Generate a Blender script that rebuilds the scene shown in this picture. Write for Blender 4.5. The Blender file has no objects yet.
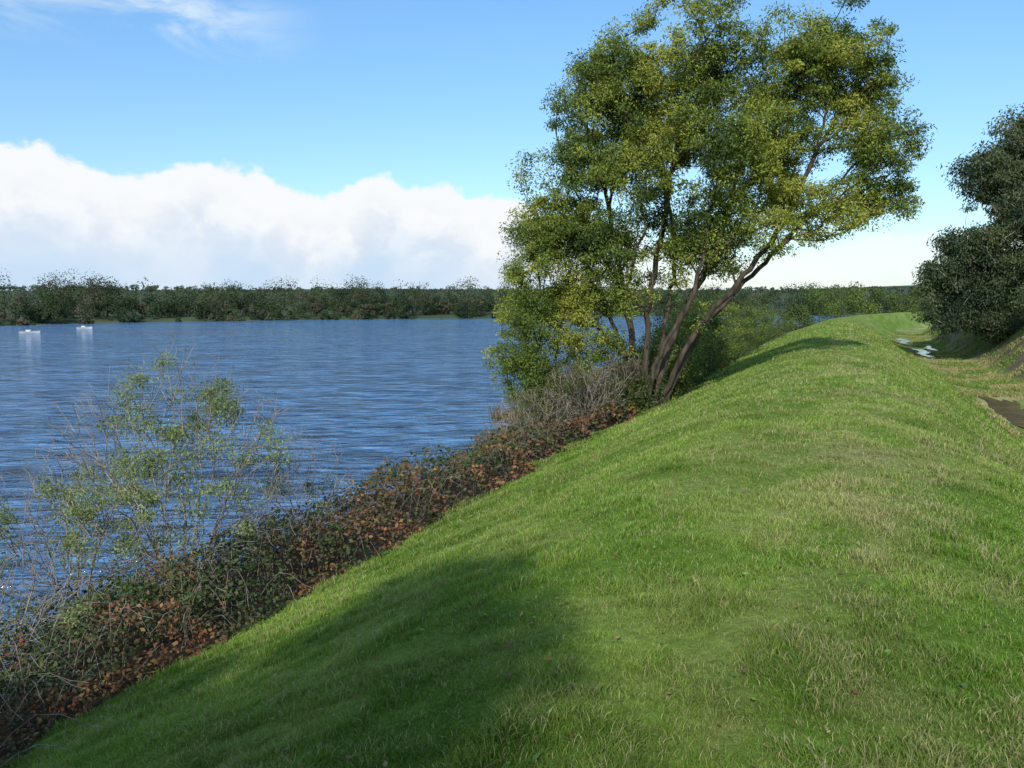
import bpy, math, numpy as np
from mathutils import Vector
rng=np.random.default_rng(7)
sc=bpy.context.scene
sc.view_settings.view_transform='Standard'; sc.view_settings.look='None'; sc.view_settings.exposure=0
YAW=math.radians(22.3); EYE=5.1
FW=np.array([-math.sin(YAW),math.cos(YAW),0]); RT=np.array([math.cos(YAW),math.sin(YAW),0]); UP=np.array([0,0,1.])

# ---------------------------------------------------------------- helpers
def sstep(a,b,x):
    t=np.clip((x-a)/(b-a),0,1); return t*t*(3-2*t)
def _h(i,j,k,s):
    n=(i*374761393+j*668265263+k*2147483647+s*1274126177)&0xffffffff
    n=((n^(n>>13))*1274126177)&0xffffffff
    n=(n^(n>>16))&0xffff
    return n/65535.0
def vnoise(x,y,z=0,s=0):
    x=np.asarray(x,float);y=np.asarray(y,float);z=np.zeros_like(x)+z
    xi=np.floor(x).astype(np.int64);yi=np.floor(y).astype(np.int64);zi=np.floor(z).astype(np.int64)
    fx=x-xi;fy=y-yi;fz=z-zi
    fx=fx*fx*(3-2*fx);fy=fy*fy*(3-2*fy);fz=fz*fz*(3-2*fz)
    r=0
    for a in (0,1):
        for b in (0,1):
            for c in (0,1):
                w=(fx if a else 1-fx)*(fy if b else 1-fy)*(fz if c else 1-fz)
                r=r+w*_h(xi+a,yi+b,zi+c,s)
    return r
def fbm(x,y,z=0,s=0,o=3):
    r=0;a=.5;t=0
    for k in range(o):
        r=r+a*vnoise(np.asarray(x)*2**k,np.asarray(y)*2**k,np.asarray(z)*2**k,s+k*17);t+=a;a*=.5
    return r/t
def mesh_np(name,verts,faces_list,col=None,mat=None,smooth=False,parent=None):
    me=bpy.data.meshes.new(name)
    verts=np.asarray(verts,np.float32)
    me.vertices.add(len(verts)); me.vertices.foreach_set('co',verts.ravel())
    loops=np.concatenate([f.ravel() for f in faces_list]).astype(np.int32)
    tot=np.concatenate([np.full(len(f),f.shape[1]) for f in faces_list])
    st=np.concatenate([[0],np.cumsum(tot)[:-1]]).astype(np.int32)
    me.loops.add(len(loops)); me.loops.foreach_set('vertex_index',loops)
    me.polygons.add(len(tot)); me.polygons.foreach_set('loop_start',st)
    me.polygons.foreach_set('use_smooth',np.full(len(tot),smooth))
    me.update(calc_edges=True)
    if col is not None:
        a=me.color_attributes.new('Col','FLOAT_COLOR','POINT')
        c=np.ones((len(verts),4),np.float32); c[:,:3]=col
        a.data.foreach_set('color',c.ravel())
    if mat: me.materials.append(mat)
    ob=bpy.data.objects.new(name,me); sc.collection.objects.link(ob)
    if parent: ob.parent=parent
    return ob
def empty(name):
    e=bpy.data.objects.new(name,None); sc.collection.objects.link(e); e.empty_display_size=.3; return e
def norm(v): return v/(np.linalg.norm(v,axis=-1,keepdims=True)+1e-9)

# ---------------------------------------------------------------- materials
def newmat(name):
    m=bpy.data.materials.new(name); m.use_nodes=True
    nt=m.node_tree; nt.nodes.clear()
    return m,nt,nt.nodes,nt.links
def leaf_mat(name,trans=.3,rough=.55,spec=.3):
    m,nt,N,L=newmat(name)
    out=N.new('ShaderNodeOutputMaterial'); at=N.new('ShaderNodeAttribute'); at.attribute_name='Col'
    p=N.new('ShaderNodeBsdfPrincipled'); p.inputs['Roughness'].default_value=rough; p.inputs['Specular IOR Level'].default_value=spec
    t=N.new('ShaderNodeBsdfTranslucent'); mx=N.new('ShaderNodeMixShader'); mx.inputs[0].default_value=trans
    g=N.new('ShaderNodeMix'); g.data_type='RGBA'; g.blend_type='MULTIPLY'; g.inputs[0].default_value=1; g.inputs[7].default_value=(1.25,1.2,.5,1)
    L.new(at.outputs['Color'],p.inputs['Base Color']); L.new(at.outputs['Color'],g.inputs[6]); L.new(g.outputs[2],t.inputs['Color'])
    L.new(p.outputs[0],mx.inputs[1]); L.new(t.outputs[0],mx.inputs[2]); L.new(mx.outputs[0],out.inputs[0]); return m
def bark_mat(name,c1,c2,scale=6):
    m,nt,N,L=newmat(name)
    out=N.new('ShaderNodeOutputMaterial'); p=N.new('ShaderNodeBsdfPrincipled'); p.inputs['Roughness'].default_value=.9; p.inputs['Specular IOR Level'].default_value=.15
    g=N.new('ShaderNodeNewGeometry'); mp=N.new('ShaderNodeMapping'); mp.inputs['Scale'].default_value=(1,1,.25)
    n=N.new('ShaderNodeTexNoise'); n.inputs['Scale'].default_value=scale; n.inputs['Detail'].default_value=6
    r=N.new('ShaderNodeValToRGB'); r.color_ramp.elements[0].position=.35; r.color_ramp.elements[1].position=.65
    r.color_ramp.elements[0].color=(*c1,1); r.color_ramp.elements[1].color=(*c2,1)
    b=N.new('ShaderNodeBump'); b.inputs['Strength'].default_value=.6; b.inputs['Distance'].default_value=.03
    L.new(g.outputs['Position'],mp.inputs[0]); L.new(mp.outputs[0],n.inputs[0]); L.new(n.outputs[0],r.inputs[0]); L.new(r.outputs[0],p.inputs['Base Color'])
    L.new(n.outputs[0],b.inputs['Height']); L.new(b.outputs[0],p.inputs['Normal']); L.new(p.outputs[0],out.inputs[0]); return m
M_LEAF=leaf_mat('foliage',.35); M_GRASS=leaf_mat('grass_blades',.35,.5,.25); M_BR=leaf_mat('bramble_leaves',.2,.6,.2)
M_FAR=leaf_mat('distant_foliage',.2,.8,.05)
M_BARK=bark_mat('wattle_bark',(.03,.024,.018),(.085,.068,.05))
M_TWIG=bark_mat('grey_twigs',(.13,.11,.09),(.31,.275,.23),9)
M_EUC=bark_mat('eucalyptus_bark',(.14,.12,.1),(.42,.38,.33),3)

# ---------------------------------------------------------------- terrain
_vt=np.arange(-60,400,.1)
_pz=np.interp(_vt,[-60,-30,-16,-13,-11,-9,-6.3,-1.9,-.9,0,.9,1.7,2.3,5.7,7,10,13,16.5,60,400],
                  [-3,-2.5,-1.6,-.8,-.1,.35,1.2,3.22,3.38,3.42,3.4,3.25,2.85,.42,.24,.3,3.6,5,7,10])
_k=np.exp(-.5*(np.arange(-20,21)*.1/.45)**2);_k/=_k.sum()
_pz=np.convolve(np.pad(_pz,20,mode='edge'),_k,mode='valid')
def xc(y):
    y=np.asarray(y,float); a=np.clip(y-100,0,200)
    return a*a/720+np.clip(y-300,0,None)*.5556
def vcoord(x,y):
    sl=np.clip(np.asarray(y)-100,0,200)/360
    return (x-xc(y))/np.sqrt(1+sl*sl)
_T=[-180,-141,-120,-60,0,45,73.5,90,106.3,156.4,180];_R=[165,192,300,300,300,330,281,240,171,130,165]
def shoreR(th): return np.interp(th,_T,_R)+8*(fbm(th*.09,0*th,0,5)-.5)
def H(x,y,fine=True):
    x=np.asarray(x,float);y=np.asarray(y,float)
    v=vcoord(x,y); z=np.interp(v,_vt,_pz)
    crest=sstep(0,3.4,z)*(v>-12)*(v<8)
    z=z-crest*(.25*sstep(8,32,y)+.4*sstep(60,150,y))
    ter=.28*sstep(24,33,y)*sstep(-15.5,-13.5,v)-3*(1-sstep(24,33,y)*sstep(-17,-13.5,v))
    z=np.where(v<-6,np.maximum(z,ter),z)
    if fine:
        z=z+.06*(fbm(x*.7,y*.7,0,11)-.5)*sstep(-12,-9,v)+.05*(fbm(x*2.5,y*2.5,0,3)-.5)+ .7*(fbm(x*.3,y*.3,0,8)-.5)*sstep(10,13,v)
        z=z-.04*np.exp(-((v+.55)/.35)**2)
    dx=x+40;dy=y-60;rad=np.hypot(dx,dy);th=np.degrees(np.arctan2(dy,dx));d=rad-shoreR(th)
    land=-3+sstep(-4,10,d)*4+sstep(30,700,d)*13+ sstep(500,1800,d)*(34+40*sstep(110,70,th)*(th>0))*fbm(x*.0012+5,y*.0012,0,9)
    return np.maximum(z,land)
def axis(lo,hi,a,b,st,g):
    c=list(np.arange(a,b,st)); s=st
    x=c[-1]
    while x<hi: s*=g; x+=s; c.append(x)
    s=st;x=c[0];l=[]
    while x>lo: s*=g;x-=s;l.append(x)
    return np.array(l[::-1]+c)
gx=axis(-3500,3500,-16,18,.22,1.06); gy=axis(-3500,4500,-6,62,.3,1.04)
GX,GY=np.meshgrid(gx,gy); GZ=H(GX,GY)
nx,ny=len(gx),len(gy)
idx=np.arange(nx*ny).reshape(ny,nx)
faces=np.stack([idx[:-1,:-1],idx[:-1,1:],idx[1:,1:],idx[1:,:-1]],-1).reshape(-1,4)
def grass_col(x,y):
    n1=fbm(x*.35,y*.22,0,21)[:,None]; n2=fbm(x*1.6,y*1.1,0,22)[:,None]; n3=fbm(x*5,y*4,0,23,2)[:,None]
    g=np.array([.150,.262,.030]); g2=np.array([.225,.335,.052]); st=np.array([.37,.35,.15])
    c=g+(g2-g)*sstep(.35,.65,n2)
    v=vcoord(x,y)[:,None]
    track=np.exp(-((v-.35)/.8)**2)*.62+np.exp(-((v-2.7)/1.0)**2)*.6
    k=np.clip(sstep(.40,.72,n1*.3+n2*.35+n3*.35)*.9*(.24+track),0,1)
    return c*(1-k)+st*k
fx,fy,fz=GX.ravel(),GY.ravel(),GZ.ravel()
v=vcoord(fx,fy)[:,None]
gc=grass_col(fx,fy)*.8
n=fbm(fx*.5,fy*.5,0,31)[:,None]; n2=fbm(fx*1.2,fy*.6,0,32)[:,None]
mud=np.array([.10,.075,.045]); wet=np.array([.18,.26,.06])*(.7+.6*n); straw=np.array([.36,.33,.15])
c=gc
c=np.where(v<-6.6,mud*(.6+.5*n)*.6,c)
right=wet*(1-sstep(.42,.68,n2))+straw*sstep(.42,.68,n2)
c=c*(1-sstep(5.4,6.2,v))+right*sstep(5.4,6.2,v)
bank=np.array([.17,.135,.085])*(.5+n)*(1-sstep(.45,.6,n2))+np.array([.10,.13,.04])*sstep(.45,.6,n2)
c=c*(1-sstep(9.6,10.6,v))+bank*sstep(9.6,10.6,v)
dd=np.hypot(fx+40,fy-60)-shoreR(np.degrees(np.arctan2(fy-60,fx+40)));dd=dd[:,None]
far=np.array([.06,.085,.04])*(.6+.8*n); beach=np.array([.24,.20,.14])
far=beach*(1-sstep(-1,3,dd))+far*sstep(-1,3,dd)
c=np.where(dd>-4,far,c)
m,nt,N,L=newmat('ground_sward')
out=N.new('ShaderNodeOutputMaterial');at=N.new('ShaderNodeAttribute');at.attribute_name='Col';p=N.new('ShaderNodeBsdfPrincipled');p.inputs['Roughness'].default_value=.95;p.inputs['Specular IOR Level'].default_value=.1
ge=N.new('ShaderNodeNewGeometry');no=N.new('ShaderNodeTexNoise');no.inputs['Scale'].default_value=14;no.inputs['Detail'].default_value=8;no.inputs['Roughness'].default_value=.75
mr=N.new('ShaderNodeMapRange');mr.inputs[1].default_value=.3;mr.inputs[2].default_value=.7;mr.inputs[3].default_value=.45;mr.inputs[4].default_value=1.35
mu=N.new('ShaderNodeVectorMath');mu.operation='SCALE';bp=N.new('ShaderNodeBump');bp.inputs['Strength'].default_value=.8;bp.inputs['Distance'].default_value=.06
L.new(ge.outputs['Position'],no.inputs[0]);L.new(no.outputs[0],mr.inputs[0]);L.new(at.outputs['Color'],mu.inputs[0]);L.new(mr.outputs[0],mu.inputs['Scale']);L.new(mu.outputs[0],p.inputs['Base Color'])
L.new(no.outputs[0],bp.inputs['Height']);L.new(bp.outputs[0],p.inputs['Normal']);L.new(p.outputs[0],out.inputs[0])
mesh_np('ground',np.stack([fx,fy,fz],1),[faces],c,m,True)

# ---------------------------------------------------------------- water
def water_mat(name,base,s1,rough,dist,lo=.35,hi=2.3,low=.32):
    m,nt,N,L=newmat(name)
    out=N.new('ShaderNodeOutputMaterial');p=N.new('ShaderNodeBsdfPrincipled');p.inputs['Roughness'].default_value=rough;p.inputs['IOR'].default_value=1.33
    ge=N.new('ShaderNodeNewGeometry')
    def MP(sc_,rot=.62):
        mp=N.new('ShaderNodeMapping');mp.vector_type='TEXTURE';mp.inputs['Rotation'].default_value=(0,0,rot);mp.inputs['Scale'].default_value=sc_;L.new(ge.outputs['Position'],mp.inputs[0]);return mp.outputs[0]
    v1=MP((1.5,.62,1));v2=MP((3.2,.9,1));v3=MP((1.4,.7,1),.35)
    def NZ(vv,s,d,r,ds=0):
        a=N.new('ShaderNodeTexNoise');a.inputs['Scale'].default_value=s;a.inputs['Detail'].default_value=d;a.inputs['Roughness'].default_value=r;a.inputs['Distortion'].default_value=ds;L.new(vv,a.inputs[0]);return a.outputs[0]
    a=NZ(v1,s1,4,.58,.6);a2=NZ(v3,s1*.35,3,.55,.3);b=NZ(v2,.035,5,.7,.5);s=NZ(v2,.2,4,.65,.3)
    def MA(x,f,y):
        q=N.new('ShaderNodeMath');q.operation='MULTIPLY_ADD';L.new(x,q.inputs[0]);q.inputs[1].default_value=f
        if y is None:q.inputs[2].default_value=0
        else:L.new(y,q.inputs[2])
        return q.outputs[0]
    r=N.new('ShaderNodeMapRange');r.inputs[1].default_value=.38;r.inputs[2].default_value=.62;r.inputs[3].default_value=lo;r.inputs[4].default_value=1.0
    bp=N.new('ShaderNodeBump');bp.inputs['Distance'].default_value=dist
    L.new(b,r.inputs[0]);L.new(r.outputs[0],bp.inputs['Strength'])
    L.new(MA(a2,2.0,a),bp.inputs['Height']);L.new(bp.outputs[0],p.inputs['Normal'])
    # body colour: dark troughs and bright crests painted in as ripple reflection contrast
    cr=N.new('ShaderNodeValToRGB');cr.color_ramp.elements[0].position=.40;cr.color_ramp.elements[1].position=.62
    cr.color_ramp.elements[0].color=(*[q*low for q in base],1);cr.color_ramp.elements[1].color=(base[0]*hi+.03,base[1]*hi*.95+.02,base[2]*hi*.85,1)
    mm=MA(a,.42,MA(a2,.26,MA(b,.14,MA(s,.18,None))))
    L.new(mm,cr.inputs[0]);L.new(cr.outputs[0],p.inputs['Base Color'])
    L.new(p.outputs[0],out.inputs[0]);return m
M_W=water_mat('lake_water',(.045,.125,.275),1.25,.07,.6,.5)
wx=np.array([-600,-600,450,450,55,36,20,3.5,0,0]);wy=np.array([-600,600,600,520,300,262,222,150,100,-600])
mesh_np('lake_water',np.stack([wx,wy,np.zeros(len(wx))],1).astype(float),[np.arange(len(wx))[None,::-1]],None,M_W)
M_P=water_mat('pond_water',(.15,.12,.08),2.2,.04,.02,.35,1.2,.8)
PONDS=[(7.3,36,1.05,9.5),(7.2,84,.5,7),(7.0,108,.7,9),(8.6,92,.35,5)]
pv=[];pf=[];o=0
for (cx,cy,ax,ay) in PONDS:
    k=np.arange(72)*2*np.pi/72; w=1+.22*np.sin(3*k+cx)+.14*np.sin(7*k+cy)+.1*np.sin(13*k+cy)
    yy=cy+ay*w*np.sin(k); pv.append(np.stack([cx+xc(yy)+ax*w*np.cos(k)+.3*np.sin(yy*.6),yy,np.full(72,.34)],1));pf.append(np.arange(o,o+72)[None]);o+=72
mesh_np('pond_water',np.concatenate(pv),pf,None,M_P)

# ---------------------------------------------------------------- foliage builders
def leaves(cent,d,nr,Ln,Wd):
    s=norm(np.cross(d,nr)); Ln=np.asarray(Ln)[:,None];Wd=np.asarray(Wd)[:,None]
    V=np.stack([cent-d*Ln*.5,cent+s*Wd*.5,cent+d*Ln*.5,cent-s*Wd*.5],1)
    n=len(cent); return V.reshape(-1,3),np.arange(n*4).reshape(n,4)
def rdir(n): return norm(rng.normal(size=(n,3)))
def tubes(P,par,r,sides=6,taper=1.3):
    P=np.asarray(P);par=np.asarray(par);n=len(P)
    e=np.where(par>=0)[0];p=par[e]
    ed=norm(P[e]-P[p])
    main=np.full(n,-1);order=np.argsort(r[e]);main[p[order]]=e[order]
    tang=np.zeros((n,3));tang[e]+=ed
    hm=main>=0;tang[hm]+=norm(P[main[hm]]-P[hm]);tang=norm(tang)
    ism=main[p]==e
    t0=np.where(ism[:,None],tang[p],ed);t1=tang[e]
    r0=np.where(ism,r[p],np.minimum(r[p],r[e]*taper));r1=r[e]
    ref=np.tile(np.array([[.31,.87,.12]]),(len(e),1))
    def ring(c,t,rr):
        a=norm(np.cross(t,ref));b=np.cross(t,a);k=np.arange(sides)*2*np.pi/sides
        return c[:,None]+rr[:,None,None]*(a[:,None]*np.cos(k)[None,:,None]+b[:,None]*np.sin(k)[None,:,None])
    V=np.concatenate([ring(P[p],t0,r0),ring(P[e],t1,r1)],1).reshape(-1,3)
    i=np.arange(len(e))[:,None]*2*sides;j=np.arange(sides)[None];j2=(j+1)%sides
    F=np.stack([i+j,i+j2,i+j2+sides,i+j+sides],-1).reshape(-1,4)
    return V,F
def grow(trunks,clumps,alpha,rtip,step,pw=2.2,jit=.04):
    cap=300000;P=np.zeros((cap,3));par=np.full(cap,-1);pl=np.zeros(cap);dr=np.zeros((cap,3));n=0
    for T in trunks:
        T=np.array(T,float);pts=[]
        for i in range(len(T)-1):
            p0=T[max(i-1,0)];p1=T[i];p2=T[i+1];p3=T[min(i+2,len(T)-1)]
            m=max(2,int(np.linalg.norm(p2-p1)/step))
            for t in np.arange(m)/m:
                pts.append(.5*((2*p1)+(-p0+p2)*t+(2*p0-5*p1+4*p2-p3)*t*t+(-p0+3*p1-3*p2+p3)*t**3))
        pts.append(T[-1]);prev=-1
        for k,q in enumerate(pts):
            q=np.array(q)
            if k: q=q+rng.normal(size=3)*jit
            P[n]=q;par[n]=prev
            if prev>=0: dd=q-P[prev];l=np.linalg.norm(dd);pl[n]=pl[prev]+l;dr[n]=dd/l
            else: dr[n]=(0,0,1)
            prev=n;n+=1
    base=P[0].copy()
    for c in clumps[np.argsort(np.linalg.norm(clumps-base,axis=1))]:
        q=c-P[:n];d=np.linalg.norm(q,axis=1)
        ang=(q*dr[:n]).sum(1)/(d+1e-6)
        s=d*(1.25-.35*ang)+alpha*pl[:n];b=int(np.argmin(s));D=d[b]
        m=max(1,int(D/step));ctrl=P[b]+dr[b]*D*.4+np.array([0,0,D*.06]);prev=b
        for k in range(1,m+1):
            t=k/m;q=(1-t)**2*P[b]+2*t*(1-t)*ctrl+t*t*c
            if k<m:q=q+rng.normal(size=3)*jit
            P[n]=q;par[n]=prev;dd=q-P[prev];l=np.linalg.norm(dd)+1e-6;pl[n]=pl[prev]+l;dr[n]=dd/l;prev=n;n+=1
    P=P[:n];par=par[:n];acc=np.zeros(n)
    r=np.zeros(n)
    for i in range(n-1,-1,-1):
        r[i]=max(rtip,acc[i]**(1/pw))
        if par[i]>=0: acc[par[i]]+=r[i]**pw*1.004
    return P,par,r
def frame_pts(base,a):
    a=np.atleast_2d(np.asarray(a,float)); return np.array([base[0],base[1],0])+a[:,:1]*RT+a[:,1:2]*FW+a[:,2:3]*UP
def sample_lobes(base,lobes,n,shell=.45,gap=.42,gs=.55,seed=1):
    w=np.array([l[3]**2.2*(l[4] if len(l)>4 else 1) for l in lobes]);w/=w.sum()
    k=rng.choice(len(lobes),size=int(n*2.4),p=w);L=np.array([l[:4] for l in lobes])[k]
    d=rdir(len(k));rr=rng.random(len(k))**shell
    q=L[:,:3].copy();q[:,0]+=d[:,0]*rr*L[:,3];q[:,1]+=d[:,1]*rr*L[:,3];q[:,2]+=d[:,2]*rr*L[:,3]*.85
    W=frame_pts(base,q)
    g=fbm(W[:,0]*gs,W[:,1]*gs,W[:,2]*gs*1.3,seed,2)>gap
    return W[g][:n]
def foliage(C,nl,rad,Ln,Wd,cols,up=.5,droop=.35,cj=.25,flat=.7):
    n=len(C)*nl;ci=np.repeat(np.arange(len(C)),nl)
    off=rdir(n)*(rng.random((n,1))**.5)*np.array([1,1,flat])*(rad*(.5+1.0*rng.random(len(C))))[ci][:,None]
    cen=C[ci]+off
    d=norm(rdir(n)*.8+norm(off)*.7+np.array([0,0,-droop]))
    nr=norm(rdir(n)+np.array([0,0,up]))
    L_=Ln*(.6+.8*rng.random(n));W_=Wd*(.6+.8*rng.random(n))
    V,F=leaves(cen,d,nr,L_,W_)
    cols=np.array(cols);cn=fbm(C[:,0]*.5,C[:,1]*.5,C[:,2]*.5,77,2);t=np.clip((cn-.5)*2.6+.5+rng.normal(size=len(C))*.22,0,.999)*(len(cols)-1)
    i=t.astype(int);f=(t-i)[:,None];cc=cols[i]*(1-f)+cols[np.minimum(i+1,len(cols)-1)]*f
    cc=cc[ci]*(1+cj*rng.normal(size=(n,1)))
    return V,F,np.repeat(np.clip(cc,.005,1),4,0)
def plant(name,trunks,clumps,leafC,alpha=.35,rtip=.012,step=.4,pw=2.2,jit=.04,bark=None,lp=None,sides=6,rmax=9):
    root=empty(name)
    P,par,r=grow(trunks,clumps,alpha,rtip,step,pw,jit)
    V,F=tubes(P,par,np.minimum(r,rmax),sides);mesh_np('trunk_and_branches',V,[F],None,bark or M_BARK,True,root)
    if leafC is not None and len(leafC):
        V,F,C=foliage(leafC,**lp);mesh_np('foliage',V,[F],C,M_LEAF,False,root)
    return root

WATTLE=[(.055,.09,.02),(.11,.16,.028),(.195,.24,.04),(.29,.31,.055)]
# ---- main wattle tree
B=(-6.6,28.6);z0=float(H(np.array([B[0]]),np.array([B[1]]))[0])-.15
lob=[(6.0,0,13.7,2.5),(7.4,.6,12.3,1.8),(1.5,.3,14.0,2.5),(-.3,-.2,13.2,1.9),(3.9,.8,12.6,1.7),(-1.8,0,12.2,1.9),(-2.9,.8,9.9,1.8),(-.8,-.6,9.8,2.3),(2.4,-.8,10.3,2.5),(5.0,.9,10.8,2.1),(7.6,-.4,10.5,1.8),(8.5,.2,8.6,1.3),(6.4,-.6,8.4,1.6),(4.2,-.8,8.2,1.7),(1.8,.2,7.5,1.8),(-1.6,-.4,7.2,1.7),(-3.2,.4,7.6,1.6),(.3,1.2,11.6,2.2),(5.2,.2,9.4,1.3),(-2.6,.6,5.0,1.4),
     (-1.0,-.4,5.2,1.3,.6),(1.0,.4,5.8,1.2,.5),(3.0,.2,6.6,1.0,.5),(-.9,.2,3.6,1.0,.5),(4.9,-.2,7.2,.8,.5),(2.3,.6,4.3,1.0,.35)]
cl=sample_lobes(B,lob,3300,.5,.445,.8,2)
tr=[[(0,0,z0),(-.5,.1,4.3),(-1.0,.3,7),(-1.8,.2,11)],[(.15,.1,z0),(.25,.2,5),(.7,.2,8),(1.4,.3,12.6)],[(.3,-.1,z0),(1.1,.3,3.8),(2.2,.6,6),(3.3,.7,9),(3.8,.6,12)],
    [(.45,.1,z0),(1.8,-.2,3.9),(3.7,-.4,6.3),(5.4,-.2,9),(6.4,0,12)],[(.55,-.1,z0),(2.1,.4,3.9),(4.7,.5,6.8),(7.2,.3,9.6)],[(.1,-.2,z0),(.5,-.6,3.2),(1.6,-.9,5.4),(2.2,-.9,8.5)],[(-.1,.1,z0),(-.7,.3,3.4),(-1.9,.6,6.0),(-3,.6,8.5)],[(.4,.3,z0),(.9,.9,3.8),(1.3,1.2,7),(.6,1.2,11)]]
tr=[frame_pts(B,t) for t in tr]
plant('wattle_tree',tr,cl,cl,.33,.009,.35,2.13,.035,M_BARK,dict(nl=100,rad=.44,Ln=.12,Wd=.043,cols=WATTLE))
B2=(-9.9,26.6);z1=float(H(np.array([B2[0]]),np.array([B2[1]]))[0])-.1
lob=[(-.1,0,6.2,1.2),(-.3,.2,4.5,1.3),(-.5,0,2.9,1.35),(1.0,.4,5.2,1.3),(-.1,.1,1.7,1.2),(.5,0,7.4,.9),(1.5,.2,3.6,1.2),(.6,-.2,2.2,1.1)]
cl=sample_lobes(B2,lob,520,.6,.42,1.0,4)
plant('wattle_tree',[frame_pts(B2,[(0,0,z1),(-.1,0,2.5),(.1,.1,4.5),(0,0,6.5)]),frame_pts(B2,[(0,0,z1),(.5,.1,2.5),(.9,.2,4.6)])],cl,cl,.3,.009,.3,2.2,.03,M_BARK,dict(nl=95,rad=.4,Ln=.11,Wd=.04,cols=WATTLE[1:]+[(.31,.32,.055)]))

def bush(name,x,y,w,h,nc,nb,cols,leafn=90,rad=.28,Ln=.06,Wd=.02,bark=M_TWIG,stems=7,rtip=.004,gap=.35,low=.35,seed=3,flat=.7,alpha=.5,pw=2.6):
    z=float(H(np.array([x]),np.array([y]))[0])-.05
    def pts(n,lo,hi):
        a=rng.random(n)*2*np.pi;rr=np.sqrt(rng.random(n));zz=lo+(hi-lo)*rng.random(n)**.8
        rad_=w*.5*(.35+.75*np.sin(np.clip(zz,.05,1)*np.pi*.72))
        return np.stack([x+np.cos(a)*rr*rad_,y+np.sin(a)*rr*rad_,z+zz*h*(1-.25*rr)],1)
    lc=pts(nc*2,low,1);g=fbm(lc[:,0]*1.3,lc[:,1]*1.3,lc[:,2]*1.3,seed,2)>gap;lc=lc[g][:nc]
    bc=pts(nb,.3,1.08)
    tr=[]
    for s in range(stems):
        a=rng.random()*6.28;k=.1+.3*rng.random();tr.append([(x+.1*math.cos(a),y+.1*math.sin(a),z),(x+w*k*.4*math.cos(a),y+w*k*.4*math.sin(a),z+h*.25),(x+w*k*math.cos(a),y+w*k*math.sin(a),z+h*.55)])
    return plant(name,tr,np.concatenate([lc,bc]),lc,alpha,rtip,h*.06,pw,h*.007,bark,dict(nl=leafn,rad=rad,Ln=Ln,Wd=Wd,cols=cols,flat=flat),4)
GREY=[(.10,.135,.055),(.15,.195,.075),(.22,.265,.10)]
bush('tea_tree_shrub',-8.9,8.8,3.6,4.1,70,1100,GREY,170,.25,.055,.018,rtip=.0032,gap=.53,low=.5,seed=5,stems=14)
bush('tea_tree_shrub',-10.4,8.2,3.0,3.1,56,700,GREY,160,.25,.055,.018,rtip=.0032,gap=.5,low=.4,seed=6,stems=12)
bush('tea_tree_shrub',-9.4,6.1,2.8,2.3,44,620,GREY,150,.23,.055,.018,rtip=.003,gap=.48,low=.3,seed=7,stems=12)
bush('tea_tree_shrub',-8.6,11.2,2.0,2.6,24,420,GREY,150,.22,.055,.018,rtip=.003,gap=.48,low=.4,seed=8,stems=9)
bush('tea_tree_shrub',-8.0,7.6,1.6,1.2,26,120,[(.04,.075,.02),(.08,.13,.03)],150,.25,.05,.02,rtip=.003,gap=.4,low=.2,seed=9)
BRN=[(.11,.09,.05),(.16,.135,.07),(.11,.14,.05)]
for i,(x,y,w,h) in enumerate([(-8.2,26.5,3,2.6),(-8.9,24,2.6,2.1),(-7.2,30.5,2.6,2.4),(-7.9,28.4,3,3.2),(-8.8,21.5,2,1.4),(-9.2,29,3,3.4)]):
    bush('dry_shrub',x,y,w,h,60,380,BRN,70,.4,.07,.022,rtip=.005,low=.1,seed=20+i)
DG=[(.04,.07,.018),(.08,.12,.028),(.13,.17,.04)]
for i,(x,y,w,h) in enumerate([(-7.0,28.9,1.6,1.5),(-6.6,32,2.6,2.6),(-6.5,37,3.2,3.6),(-7.5,43,4,4.6),(-7.6,50,4.4,5.2),(-6.9,58,4.6,5.0),(-7.6,68,5,4.2),(-7.5,80,6,3.8),(-7.5,92,6,3.4)]):
    bush('bank_shrub',x,y,w,h,130,60,DG if i%2 else WATTLE[:3],90,.6,.12,.045,M_BARK,5,.008,.3,.05,seed=40+i)

# ---- eucalyptus on the right bank
EUC=[(.032,.052,.026),(.055,.082,.036),(.105,.13,.058)]
B3=(12.2,75);ze=float(H(np.array([B3[0]]),np.array([B3[1]]))[0])-.2
lob=[(.6,0,18.0,2.5),(-1.6,.5,15.2,2.7),(3.2,1,15,3.6),(-.6,-.6,12.0,3.2),(-3.2,0,9.2,2.4),(-5.0,.4,7.0,2.0),(-4.6,-.5,4.6,2.4),(-1.2,0,5.6,3.0),(2,-.5,7.4,3.2),(-.4,-.8,9.0,2.6),(5,0,9.6,3.8),(5.7,.5,18,4.0),(3,0,11.5,3.2),(1.5,-.6,4.8,2.6)]
cl=sample_lobes(B3,lob,2300,.5,.36,.4,9)
tr=[[(0,0,ze),(.2,0,7),(-.3,.1,12),(.4,0,16.5)],[(.3,0,ze),(1.5,.3,8),(3,.6,14)],[(-.2,0,ze),(-1.8,.2,5.5),(-3.8,0,8)],[(.5,.1,ze),(3,.1,7),(5,.3,13),(5.7,.4,17)]]
plant('eucalyptus_tree',[frame_pts(B3,t) for t in tr],cl,cl,.3,.02,.7,2.25,.06,M_EUC,dict(nl=80,rad=.95,Ln=.28,Wd=.1,cols=EUC,droop=.8,cj=.15))
B4=(18.5,62);ze=float(H(np.array([B4[0]]),np.array([B4[1]]))[0])-.2
lob=[(0,0,17,3.4),(-2,.5,13,3),(2.5,0,12,3.4),(0,0,8.5,3.0),(3,1,17,3)]
cl=sample_lobes(B4,lob,420,.5,.45,.35,10)
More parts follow.
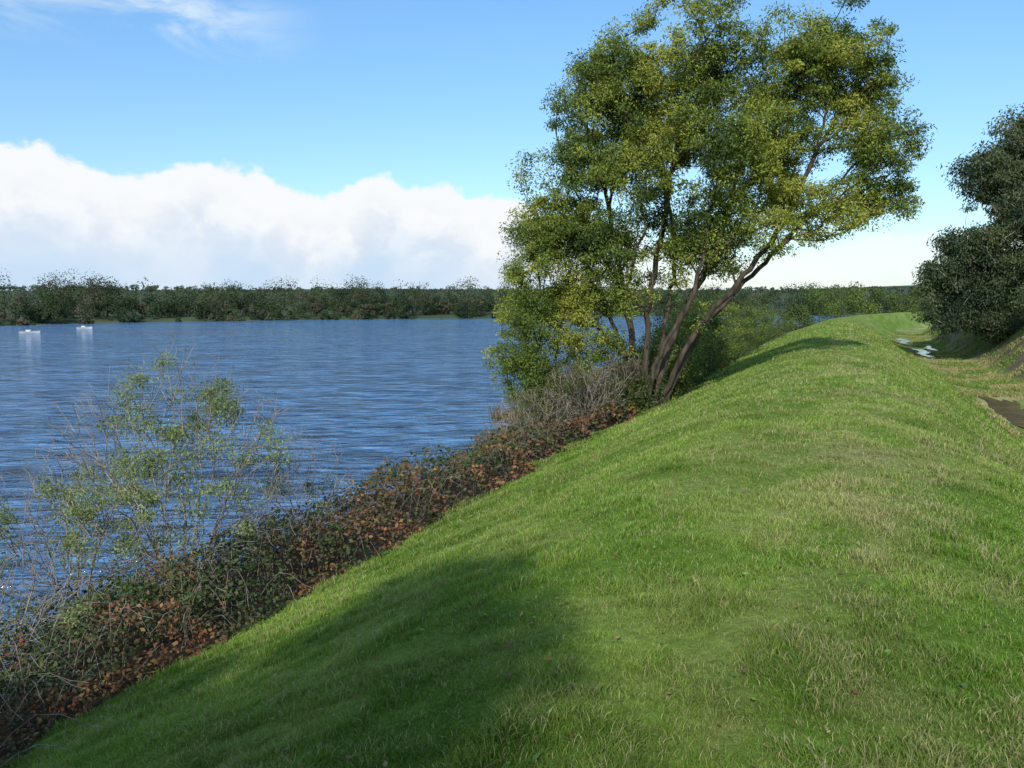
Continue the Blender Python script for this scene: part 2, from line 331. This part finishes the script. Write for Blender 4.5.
plant('eucalyptus_tree',[frame_pts(B4,t) for t in [[(0,0,ze),(.2,0,9),(0,.1,16)],[(.3,0,ze),(1.5,.3,9),(2.6,.6,13)]]],cl,cl,.3,.02,.7,2.25,.06,M_EUC,dict(nl=100,rad=1.1,Ln=.28,Wd=.1,cols=EUC,droop=.8))
for i,(x,y,w,h) in enumerate([(11.6,72,3.4,2.4),(12,84,5,4.2),(12.6,95,6,5),(15,116,7,5),(20,140,8,6),(13.6,66,4,3)]):
    bush('bank_shrub',x,y,w,h,150,30,EUC,80,.8,.2,.08,M_BARK,5,.012,.3,.02,seed=60+i)

# ---- tree behind the viewpoint that throws the foreground shadow
B5=np.array([-3.6,-12.]);ze=float(H(np.array([B5[0]]),np.array([B5[1]]))[0])-.1
lobw=[(-.8,-12,14.2,1.1),(.1,-12,13.3,1.1),(-2.4,-12,13.4,1.2),(-.3,-12.3,12.0,1.2),(-3.9,-12,12.0,1.4),(-1.4,-12,12.2,1.6),(-.8,-12,10.6,1.3),(-5.4,-12.2,10.6,1.5),(-3,-12.4,10.6,1.8),(-1.5,-12,10.0,1.4),(-1.1,-12,9.2,1.1),(-6.6,-12,9.0,1.4),(-3,-11.6,9,1.6),(-1.6,-11.6,8.2,1.3),(-5,-12,8.6,1.5)]
inv=lambda p:np.array([(np.array([p[0]-B5[0],p[1]-B5[1],0])@RT),(np.array([p[0]-B5[0],p[1]-B5[1],0])@FW),p[2],p[3]])
cl=sample_lobes(B5,[tuple(inv(p)) for p in lobw],1100,.6,.3,.5,13)
tr=[[(-3.6,-12,ze),(-3.3,-12,6),(-2.4,-12,9.5),(-1.8,-12,12.4)],[(-3.6,-12.1,ze),(-4.4,-12,6),(-5.6,-12.1,9.6)],[(-3.5,-12,ze),(-2,-11.8,6.6),(-.8,-12,10.5)]]
plant('wattle_tree',[np.array(t) for t in tr],cl,cl,.3,.012,.4,2.2,.03,M_BARK,dict(nl=90,rad=.6,Ln=.18,Wd=.08,cols=WATTLE))

# ---------------------------------------------------------------- brambles
def bram_h(x,y):
    e=-6.0-.5*sstep(3,9,y)-.4*sstep(9,17,y)+.7*sstep(20,29,y)+.9*(fbm(x*.0+3,y*.7,0,50)-.5)*2
    back=-10.6-2.2*sstep(20,32,y)
    s=sstep(0,.9,e-x)*sstep(0,1.2,x-back)
    return s*(.3+1.15*fbm(x*.9,y*.9,0,51)**1.3)*(1-.25*sstep(15,30,y)),e
n=460000
r=np.exp(rng.uniform(np.log(4),np.log(60),n));th=rng.uniform(-.05,1.9,n)
x=-r*np.sin(th);y=r*np.cos(th)
bh,_=bram_h(x,y);k=(bh>.03)&(y>-4)&(y<56);x,y,bh,r=x[k],y[k],bh[k],r[k]
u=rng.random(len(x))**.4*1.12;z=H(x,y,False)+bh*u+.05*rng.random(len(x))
sz=np.clip(.036*(r/8)**.8,.03,.2)*(.5+.9*rng.random(len(x)))
cen=np.stack([x,y,z],1)
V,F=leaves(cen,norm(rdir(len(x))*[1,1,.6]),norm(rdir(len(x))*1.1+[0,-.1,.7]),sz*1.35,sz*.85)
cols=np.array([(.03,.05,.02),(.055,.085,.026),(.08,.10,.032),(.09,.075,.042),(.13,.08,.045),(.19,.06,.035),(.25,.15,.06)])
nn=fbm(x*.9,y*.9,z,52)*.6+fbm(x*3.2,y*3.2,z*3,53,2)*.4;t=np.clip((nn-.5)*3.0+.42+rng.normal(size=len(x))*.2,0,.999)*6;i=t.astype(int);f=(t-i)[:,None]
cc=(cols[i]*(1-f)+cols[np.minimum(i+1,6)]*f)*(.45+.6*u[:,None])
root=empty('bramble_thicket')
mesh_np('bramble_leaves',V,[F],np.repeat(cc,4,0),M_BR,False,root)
PP=[];par=[];o=0
for c in range(3400):
    rr=math.exp(rng.uniform(math.log(5),math.log(40)));t_=rng.uniform(0,1.6);x=-rr*math.sin(t_);y=rr*math.cos(t_)
    b,_=bram_h(np.array([x]),np.array([y]))
    if b[0]<.1: continue
    z=float(H(np.array([x]),np.array([y]),False)[0]);a=rng.random()*6.28;l=.4+.8*rng.random();h=b[0]+.05+.35*rng.random()
    for s in range(7):
        q=s/6;PP.append((x+math.cos(a)*l*q,y+math.sin(a)*l*q,z+h*math.sin(min(q*1.25,1)*math.pi*.62)-.25*max(0,q-.5)));par.append(-1 if s==0 else o+s-1)
    o+=7
V,F=tubes(np.array(PP),np.array(par),np.full(len(PP),.003),4);mesh_np('bramble_canes',V,[F],None,M_TWIG,True,root)
def blades(x,y,z,hh,w,lean,col,name,mat):
    n=len(x);a=rng.random(n)*2*np.pi;s=np.stack([np.cos(a),np.sin(a),0*a],1);b=rng.random(n)*2*np.pi
    ld=np.stack([np.cos(b),np.sin(b),0*b],1);base=np.stack([x,y,z],1);h=hh[:,None];w=w[:,None];le=lean[:,None]
    m=base+ld*h*le*.35+UP*h*.55;t=base+ld*h*le+UP*h*(1-.35*le)
    V=np.stack([base-s*w*.5,base+s*w*.5,m+s*w*.4,m-s*w*.4,t],1).reshape(-1,3)
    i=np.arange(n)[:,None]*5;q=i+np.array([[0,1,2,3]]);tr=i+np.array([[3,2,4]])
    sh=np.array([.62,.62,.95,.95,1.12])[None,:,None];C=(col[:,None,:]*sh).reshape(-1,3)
    return mesh_np(name,V,[q,tr],C,mat)
n=30000;y=rng.uniform(26,62,n);x=rng.uniform(-15.4,-11,n);k=(H(x,y,False)>-.2)&(fbm(x*.6,y*.6,0,70)>.4);x,y=x[k],y[k]
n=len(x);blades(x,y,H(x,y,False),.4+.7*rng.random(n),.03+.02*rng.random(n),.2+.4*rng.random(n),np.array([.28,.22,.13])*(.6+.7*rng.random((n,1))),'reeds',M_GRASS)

# ---------------------------------------------------------------- grass
n=1350000
r=np.exp(rng.uniform(np.log(1.4),np.log(95),n));th=rng.uniform(-.5,1.3,n)
x=-r*np.sin(th);y=r*np.cos(th);v=vcoord(x,y);_,e=bram_h(x,y)
k=(v>np.where(y<60,e-.15,-6.8))&(v<5.9);x,y,r,v=x[k],y[k],r[k],v[k]
tuft=fbm(x*4,y*4,0,60,2);t2=fbm(x*.9,y*.9,0,61,2)
k=rng.random(len(x))<.45+.95*tuft;x,y,r,v,tuft,t2=x[k],y[k],r[k],v[k],tuft[k],t2[k]
n=len(x)
hh=(.024+.042*sstep(.35,.75,tuft)+.012*(t2-.4))*(.6+.8*rng.random(n))*(1+.3*sstep(3,6,np.abs(v)))*(1+np.clip((r-10)/60,0,.8))
w=.0038*np.maximum(1,r/4.2)**.95*(.7+.6*rng.random(n))
col=grass_col(x,y)
col=col*(.68+.55*rng.random((n,1)))*(.84+.34*sstep(.3,.7,t2))[:,None]
st=rng.random(n)<(.08+.2*sstep(.40,.66,fbm(x*1.5,y*.9,0,62))*(.45+np.exp(-((v-.9)/2.4)**2)));col[st]=np.array([.47,.41,.21])*(.6+.6*rng.random((st.sum(),1)));hh[st]*=1.3;w[st]*=.75
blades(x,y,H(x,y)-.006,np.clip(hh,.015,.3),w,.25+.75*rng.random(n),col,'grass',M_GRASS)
# scattered fallen leaves and broad-leaved weeds in the sward
n=2600;x=rng.uniform(-5.5,4,n);y=1+16*rng.random(n)**1.6;z=H(x,y)+.02+.02*rng.random(n)
cc=np.array([(.22,.12,.05),(.30,.22,.10),(.10,.20,.04),(.16,.08,.04),(.12,.22,.05)])[rng.integers(0,5,n)]*(.7+.6*rng.random((n,1)))
s_=.022*(.6+.9*rng.random(n));V,F=leaves(np.stack([x,y,z],1),norm(rdir(n)*[1,1,.3]),norm(rdir(n)*.5+[0,0,1]),s_*1.5,s_*.8)
mesh_np('fallen_leaves',V,[F],np.repeat(cc,4,0),M_BR)
n=130000;y=8+130*rng.random(n)**1.1;v=rng.uniform(5.5,15,n);x=v+xc(y);k=(fbm(x*.9,y*.5,0,65)>.36);x,y,v=x[k],y[k],v[k];z=H(x,y,False);k=(z>.235)&(fbm(x*.5,y*.2,0,67)>.3)
for (cx,cy,ax,ay) in PONDS: k&=~((np.abs(v-cx)<ax*1.1)&(np.abs(y-cy)<ay))
x,y,z=x[k],y[k],z[k];n=len(x)
c=np.where(fbm(x*.6,y*.4,0,66)[:,None]>.52,np.array([[.38,.34,.15]]),np.array([[.20,.28,.065]]))*(.6+.7*rng.random((n,1)))
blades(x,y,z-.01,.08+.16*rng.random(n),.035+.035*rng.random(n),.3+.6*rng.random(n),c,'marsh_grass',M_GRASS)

# ---------------------------------------------------------------- distant trees
def mass(name,X,Y,hh,nl,ls,cols,seed=0,wide=1.0,lo=.15):
    n=len(X);Z=H(X,Y,False)
    ti=np.repeat(np.arange(n),nl);k=len(ti)
    nlb=7;lobo=rng.normal(size=(n,nlb,3))*[.22*wide,.22*wide,.2];lobo[:,:,2]=rng.uniform(lo,.80,(n,nlb))
    lobo[:,:,:2]*=(1.35-lobo[:,:,2:3])
    li=rng.integers(0,nlb,k);c=lobo[ti,li];d=rdir(k);rr=rng.random(k)**.35*.2
    q=c+d*rr[:,None]*[wide,wide,1];h=hh[ti][:,None]
    P=np.stack([X[ti],Y[ti],Z[ti]],1)+q*h
    P[:,2]=np.maximum(P[:,2],Z[ti]+.1)
    nr=norm(d*1.3+rdir(k)*.5+[0,0,.3]);L_=ls[ti]*(.6+.8*rng.random(k))
    V,F=leaves(P,rdir(k),nr,L_,L_*.65)
    cols=np.array(cols);cc=cols[rng.integers(0,len(cols),n)]*(.75+.5*rng.random((n,1)));cc=cc[ti]*(.85+.3*rng.random((k,1)))
    T=np.stack([np.stack([X,Y,Z-.2],1),np.stack([X,Y,Z+hh*.5],1)],1).reshape(-1,3);pr=np.tile([-1,0],n)+np.repeat(np.arange(n)*2,2)*np.tile([0,1],n)
    TV,TF=tubes(T,pr,np.repeat(hh*.015,2),4)
    col=np.concatenate([np.repeat(cc,4,0),np.tile([[.09,.08,.07]],(len(TV),1))])
    return mesh_np(name,np.concatenate([V,TV]),[np.concatenate([F,TF+len(V)])],col,M_FAR)
FC=[(.035,.056,.03),(.048,.072,.034),(.058,.08,.036),(.075,.09,.044),(.10,.09,.062),(.03,.048,.028),(.042,.066,.03)]
n=860;th=rng.uniform(40,200,n);row=rng.random(n)
R=shoreR(np.where(th>180,th-360,th))+1.5+row*34
X=-40+R*np.cos(np.radians(th));Y=60+R*np.sin(np.radians(th))
clus=fbm(th*.4,0*th,0,80)
hh=(2.6+7.6*np.clip(row*1.6,0,1))*(.6+.5*rng.random(n)**1.2)*(.55+1.1*clus)*(1+.12*sstep(140,152,th))
hh=np.clip(hh,1.8,12.8)
k=vcoord(X,Y)<-10;mass('distant_trees',X[k],Y[k],hh[k],440,.28+.0009*R[k],FC,wide=1.1)
n=1700;th=rng.uniform(20,200,n);R=shoreR(np.where(th>180,th-360,th))+60+1100*rng.random(n)
X=-40+R*np.cos(np.radians(th));Y=60+R*np.sin(np.radians(th));mass('distant_trees',X,Y,5+3.5*rng.random(n),70,.5+R*.0014,[(.06,.085,.06),(.075,.098,.065),(.09,.105,.07)],wide=1.5)  # distance haze painted into these paler, bluish leaf colours
X=np.array([-3.5,-8,0.5,4,-6,-1,6,11.5,15]);Y=np.array([150,144,158,170,166,176,185,198,205])
mass('distant_trees',X,Y,np.array([8.5,5,7.5,6.5,6,7.5,6.5,6.5,6]),1500,np.full(9,.33),[(.085,.125,.033),(.105,.14,.038),(.07,.10,.03)],wide=1.2,lo=.05)

# ---------------------------------------------------------------- moored boat
def boxm(vs,fs,cx,cy,cz,sx,sy,sz):
    o=len(vs)
    for dz in (-1,1):
        for dx,dy in ((-1,-1),(1,-1),(1,1),(-1,1)): vs.append((cx+dx*sx/2,cy+dy*sy/2,cz+dz*sz/2))
    fs+= [[o,o+3,o+2,o+1],[o+4,o+5,o+6,o+7],[o,o+1,o+5,o+4],[o+1,o+2,o+6,o+5],[o+2,o+3,o+7,o+6],[o+3,o,o+4,o+7]]
def simple(name,c,rough=.5):
    m,nt,N,L=newmat(name);out=N.new('ShaderNodeOutputMaterial');p=N.new('ShaderNodeBsdfPrincipled');p.inputs['Roughness'].default_value=rough
    no=N.new('ShaderNodeTexNoise');no.inputs['Scale'].default_value=3;r=N.new('ShaderNodeValToRGB');r.color_ramp.elements[0].color=(*[q*.8 for q in c],1);r.color_ramp.elements[1].color=(*c,1)
    L.new(no.outputs[0],r.inputs[0]);L.new(r.outputs[0],p.inputs['Base Color']);L.new(p.outputs[0],out.inputs[0]);return m
M_HULL=simple('white_hull',(.55,.55,.54),.4)
for loc,rz,s in (((-121,90,0),.5,.6),((-131,108.5,0),.2,.6)):
    st=[(-2.4,.75,.45),(-1,.95,.48),(.8,.9,.5),(2.0,.5,.6),(2.7,.06,.7)];vs=[];fs=[]
    for (xx,w,h) in st: vs+=[(xx,-w,h),(xx,-w*.6,-.1),(xx,w*.6,-.1),(xx,w,h)]
    for i in range(4):
        a=i*4;b=a+4
        for j in range(3): fs.append([a+j,a+j+1,b+j+1,b+j])
        fs.append([a+3,a,b,b+3])
    fs.append([0,3,2,1]);fs.append([16,17,18,19]);boxm(vs,fs,-.2,0,.68,1.2,.9,.4)
    ob=mesh_np('moored_boat',np.array(vs,float),[np.array(fs)],None,M_HULL);ob.location=loc;ob.rotation_euler=(0,0,rz);ob.scale=(s,s,s)

# ---------------------------------------------------------------- sun, sky
EL=math.radians(34);AZ=math.radians(8)
sd=Vector((-math.sin(AZ)*math.cos(EL),math.cos(AZ)*math.cos(EL),-math.sin(EL)))
sun=bpy.data.lights.new('sun','SUN');sun.energy=4.7;sun.angle=math.radians(.6);sun.color=(1,.955,.87)
so=bpy.data.objects.new('sun',sun);so.rotation_euler=sd.to_track_quat('-Z','Y').to_euler();sc.collection.objects.link(so)
w=bpy.data.worlds.new('World');sc.world=w;w.use_nodes=True;nt=w.node_tree;N=nt.nodes;L=nt.links;N.clear()
def M(op,a,b=None,c=None,clamp=False):
    n=N.new('ShaderNodeMath');n.operation=op;n.use_clamp=clamp
    for i,q in enumerate((a,b,c)):
        if q is None: continue
        if isinstance(q,(int,float)): n.inputs[i].default_value=q
        else: L.new(q,n.inputs[i])
    return n.outputs[0]
def SM(x,a,b,lo=0,hi=1):
    n=N.new('ShaderNodeMapRange');n.interpolation_type='SMOOTHSTEP';L.new(x,n.inputs[0]);n.inputs[1].default_value=a;n.inputs[2].default_value=b;n.inputs[3].default_value=lo;n.inputs[4].default_value=hi;return n.outputs[0]
def MIX(f,a,b,mode='MIX'):
    n=N.new('ShaderNodeMix');n.data_type='RGBA';n.blend_type=mode
    for i,q in ((0,f),(6,a),(7,b)):
        if isinstance(q,(int,float)): n.inputs[i].default_value=q
        elif isinstance(q,tuple): n.inputs[i].default_value=(*q,1)
        else: L.new(q,n.inputs[i])
    return n.outputs[2]
def NOISE(vec,s,d,r=.55,dist=0):
    n=N.new('ShaderNodeTexNoise');n.inputs['Scale'].default_value=s;n.inputs['Detail'].default_value=d;n.inputs['Roughness'].default_value=r;n.inputs['Distortion'].default_value=dist;L.new(vec,n.inputs[0]);return n.outputs[0]
sky=N.new('ShaderNodeTexSky');sky.sky_type='NISHITA';sky.sun_disc=False;sky.sun_elevation=EL;sky.sun_rotation=math.radians(172);sky.dust_density=.6;sky.ozone_density=1.2
tc=N.new('ShaderNodeTexCoord');sp=N.new('ShaderNodeSeparateXYZ');L.new(tc.outputs['Generated'],sp.inputs[0])
X_,Y_,Z_=sp.outputs
az=M('ARCTAN2',X_,Y_)
rampn=N.new('ShaderNodeValToRGB');mr=N.new('ShaderNodeMapRange');L.new(az,mr.inputs[0]);mr.inputs[1].default_value=-1.05;mr.inputs[2].default_value=.25;L.new(mr.outputs[0],rampn.inputs[0])
tops=[(-1.0,.150),(-.90,.164),(-.835,.140),(-.74,.163),(-.634,.126),(-.549,.154),(-.49,.144),(-.38,.118),(-.28,.09),(-.1,.05),(.1,.085),(.2,.075)]
cr=rampn.color_ramp;cr.interpolation='EASE'
while len(cr.elements)<len(tops): cr.elements.new(.5)
for e,(a,t) in zip(cr.elements,tops): e.position=(a+1.05)/1.3;e.color=(t*4,)*3+(1,)
top=M('MULTIPLY',rampn.outputs[0],.25)
cv=N.new('ShaderNodeCombineXYZ');L.new(az,cv.inputs[0]);L.new(M('MULTIPLY',Z_,1.15),cv.inputs[1])
n1=NOISE(cv.outputs[0],13,3,.5,.2);n2=NOISE(cv.outputs[0],42,5,.55)
edge=M('SUBTRACT',M('ADD',top,M('ADD',M('MULTIPLY',M('SUBTRACT',n1,.5),.065),M('MULTIPLY',M('SUBTRACT',n2,.5),.032))),Z_)
cm=SM(edge,-.002,.010)
cm=M('MULTIPLY',cm,SM(az,-.35,-.2,1,.6))
sh=NOISE(cv.outputs[0],22,5,.55,.3)
white=(8.6,8.8,9.0);grey=(6.9,7.5,8.4)
cc=MIX(M('MULTIPLY',SM(edge,.02,.08),SM(sh,.38,.6)),white,grey)
lowc=MIX(SM(NOISE(cv.outputs[0],6,4,.5),.4,.65),(5.3,6.8,8.5),(6.5,7.5,8.7))
cc=MIX(SM(edge,.05,.12),cc,lowc)
hz=SM(Z_,.0,.4)
base=MIX(1.0,sky.outputs[0],MIX(hz,(1.12,1.30,1.42),(1.12,1.58,1.85)),'MULTIPLY')
mp=N.new('ShaderNodeMapping');mp.inputs['Scale'].default_value=(3.2,11,1);mp.inputs['Rotation'].default_value=(0,0,.12);mp.inputs['Location'].default_value=(.7,.3,0);L.new(cv.outputs[0],mp.inputs[0])
ci=NOISE(mp.outputs[0],1.6,6,.6,.5)
cim=M('MULTIPLY',M('MULTIPLY',SM(ci,.38,.64),SM(Z_,.255,.29)),SM(az,-.78,-.60,.8,.02))
s1=MIX(cim,base,(7.0,8.1,9.0));s2=MIX(cm,s1,cc)
bg=N.new('ShaderNodeBackground');bg.inputs['Strength'].default_value=.11;L.new(s2,bg.inputs[0]);wo=N.new('ShaderNodeOutputWorld');L.new(bg.outputs[0],wo.inputs[0])

# ---------------------------------------------------------------- camera
cam=bpy.data.cameras.new('camera');cam.sensor_width=36;cam.lens=800/1024*36;cam.clip_end=9000;cam.clip_start=.05
co=bpy.data.objects.new('camera',cam);co.location=(0,0,EYE);co.rotation_euler=(math.radians(90-5.9),0,YAW);sc.collection.objects.link(co);sc.camera=co
